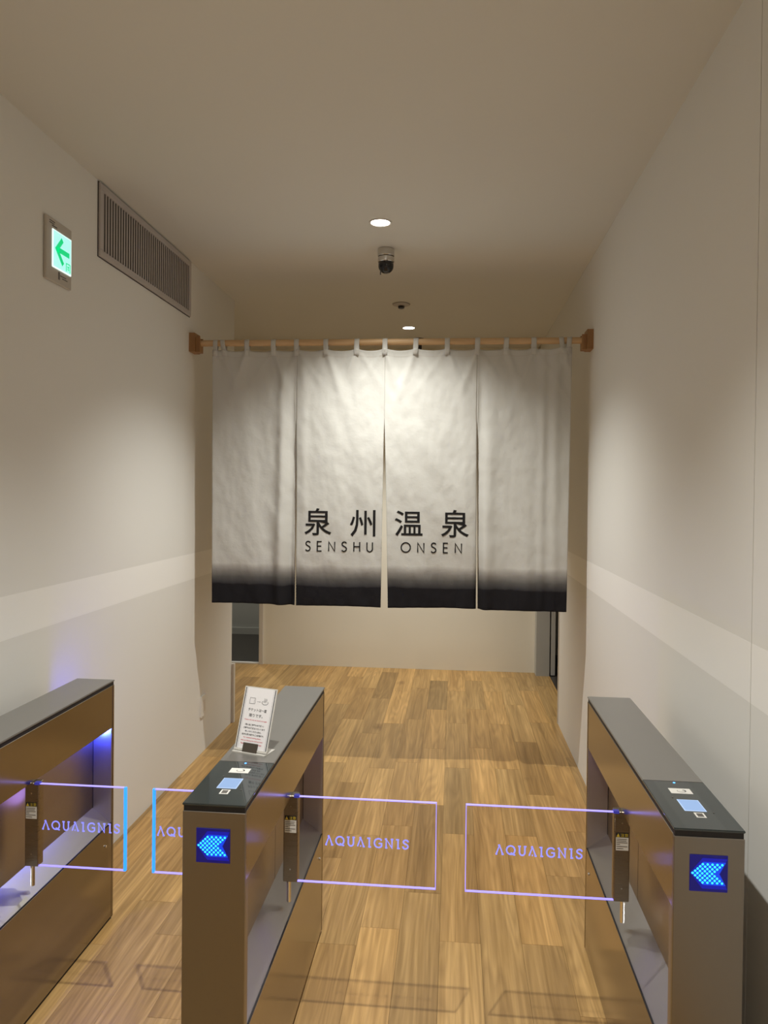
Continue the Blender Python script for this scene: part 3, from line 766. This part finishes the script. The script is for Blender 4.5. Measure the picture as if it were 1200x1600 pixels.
    if rear_fill:  # added blue lights for the left gate, no visible source
        obj('recess_glow', Lc(bx(x1-.050, x1-.032, GY1-.060, GY1-.044, .736, .741)), M_LED, t, bevel=.001)  # added emissive block and point light for the blue streak on the stile
        ll = bpy.data.lights.new('recess_fill', 'POINT'); ll.energy = 4.0; ll.color = (.03, .06, 1.0); ll.shadow_soft_size = .006
        lo = bpy.data.objects.new('recess_fill', ll); COL.objects.link(lo); lo.parent = t; lo.location = Vector((x1-.040, GY1-.052, .725))-o0
        dp = obj('rear_glow', Lc(bx(x0+.008, x0+.090, GY1, GY1+.0015, .782, .864)), emis('rear_blue', (.02, .03, 1.0), 22, (0, 0, .05)), t, bevel=.0005)  # added glowing plate on the unseen rear face, tints the wall blue
    return t
gate(-1.440, (1,), 'leftmost steel gate beside the left wall, its near end cut off by the frame', rear_fill=True, panels={1: .277})
gate(-.622, (-1, 1), 'middle steel gate between the two lanes, carrying the small notice on its top', panels={-1: .262, 1: .4135})
gate(.493, (-1,), 'rightmost steel gate beside the right wall, fully in view', panels={-1: .4255})

# ------------------------------------------------------------------ notice on the middle gate
TH, TL = R(-17), R(19)
t = tag(empty('notice_stand', (-.556, 2.035, GH), TH), 'small leaning acrylic notice about tickets standing on the middle gate', 'sign')
SW, SH = .100, .172
def tilt(u, d, h):      # u across, d out of the face towards the viewer, h along the face
    return (u, h*math.sin(TL)-d*math.cos(TL), h*math.cos(TL)+d*math.sin(TL)+.004)
def slab(u0, u1, d0, d1, h0, h1):
    bm = bmesh.new(); box(bm, u0, u1, d0, d1, h0, h1)
    for v in bm.verts: v.co = Vector(tilt(*v.co))
    bmesh.ops.recalc_face_normals(bm, faces=bm.faces[:]); return bm
M_ACR = mat('acrylic_edge', (.62, .60, .56), .15, alpha=None)
obj('acrylic_back', slab(-SW/2-.003, SW/2+.003, -.002, 0, 0, SH+.003), M_ACR, t)
obj('foot', bx(-SW/2-.003, SW/2+.003, -.012, .045, 0, .003), M_ACR, t, bevel=.0006)
pp = obj('paper', slab(-SW/2, SW/2, 0, .0004, .004, SH), M_PAPER, t)
obj('front_sheet_stop', slab(-SW/2-.003, SW/2+.003, .0004, .003, 0, .006), M_ACR, t, bevel=.0004)
obj('metal_clip', slab(-.026+.002, .020+.002, .001, .006, -.003, .022), mat('clip_brown', (.10, .085, .07), .35, .6), t, bevel=.0006)
fs = lambda u, v: tilt(u, .0007, v)
bm = bmesh.new()
for u in (-SW/2+.002, SW/2-.002):
    ribbon(bm, [(u, .004), (u, SH)], .0026, fs)
for u in (-SW/2+.0065, SW/2-.0065):
    ribbon(bm, [(u, .004), (u, SH)], .0005, fs)
# ticket outline, arrow, hot-spring mark
ribbon(bm, [(-.030, .128), (-.030, .144), (-.013, .144), (-.012, .141), (-.013, .138), (-.012, .134), (-.013, .128)], .0009, fs, True)
ribbon(bm, [(-.016, .129), (-.016, .143)], .0005, fs)
ribbon(bm, [(-.006, .135), (.004, .135)], .0006, fs); ribbon(bm, [(.002, .1368), (.0045, .135), (.002, .1332)], .0006, fs)
ribbon(bm, smooth_pts([(.012, .138), (.010, .134), (.014, .130), (.020, .129), (.026, .130), (.030, .134), (.028, .138)], 4), .0011, fs)
for q in (-.0035, 0, .0035):
    ribbon(bm, smooth_pts([(.020+q, .134), (.0185+q, .138), (.0215+q, .141), (.020+q, .146)], 4), .0009, fs)
merge(bm, text_bm('チケットは一度', (-.030, .030, .1075, .1165), fs, bold=.01))
merge(bm, text_bm('限りです。', (-.024, .020, .092, .101), fs, bold=.01))
for s_, a, b_, z in (('（再入浴ご希望のお客様へ）', -.032, .029, .0680), ('ご希望のお客様はフロントまで', -.036, .034, .0590), ('申しつけくださいませ。', -.028, .024, .0500), ('当日中に限り何度でもご入浴可能です。', -.037, .034, .0415)):
    merge(bm, text_bm(s_, (a, b_, z, z+.0052), fs, bold=.02))
obj('black_print', bm, M_INK, pp)
bm = bmesh.new()
for s_, a, b_, z in (('Tickets will only be issued once again', -.037, .037, .0815), ('For repeated bathing please', -.030, .026, .0335), ('after purchasing the bathing ticket', -.037, .034, .0255), ('Please ask for it at the front desk', -.036, .032, .0175)):
    merge(bm, text_bm(s_, (a, b_, z, z+.0042), fs, bold=.01))
obj('red_print', bm, M_RED, pp)
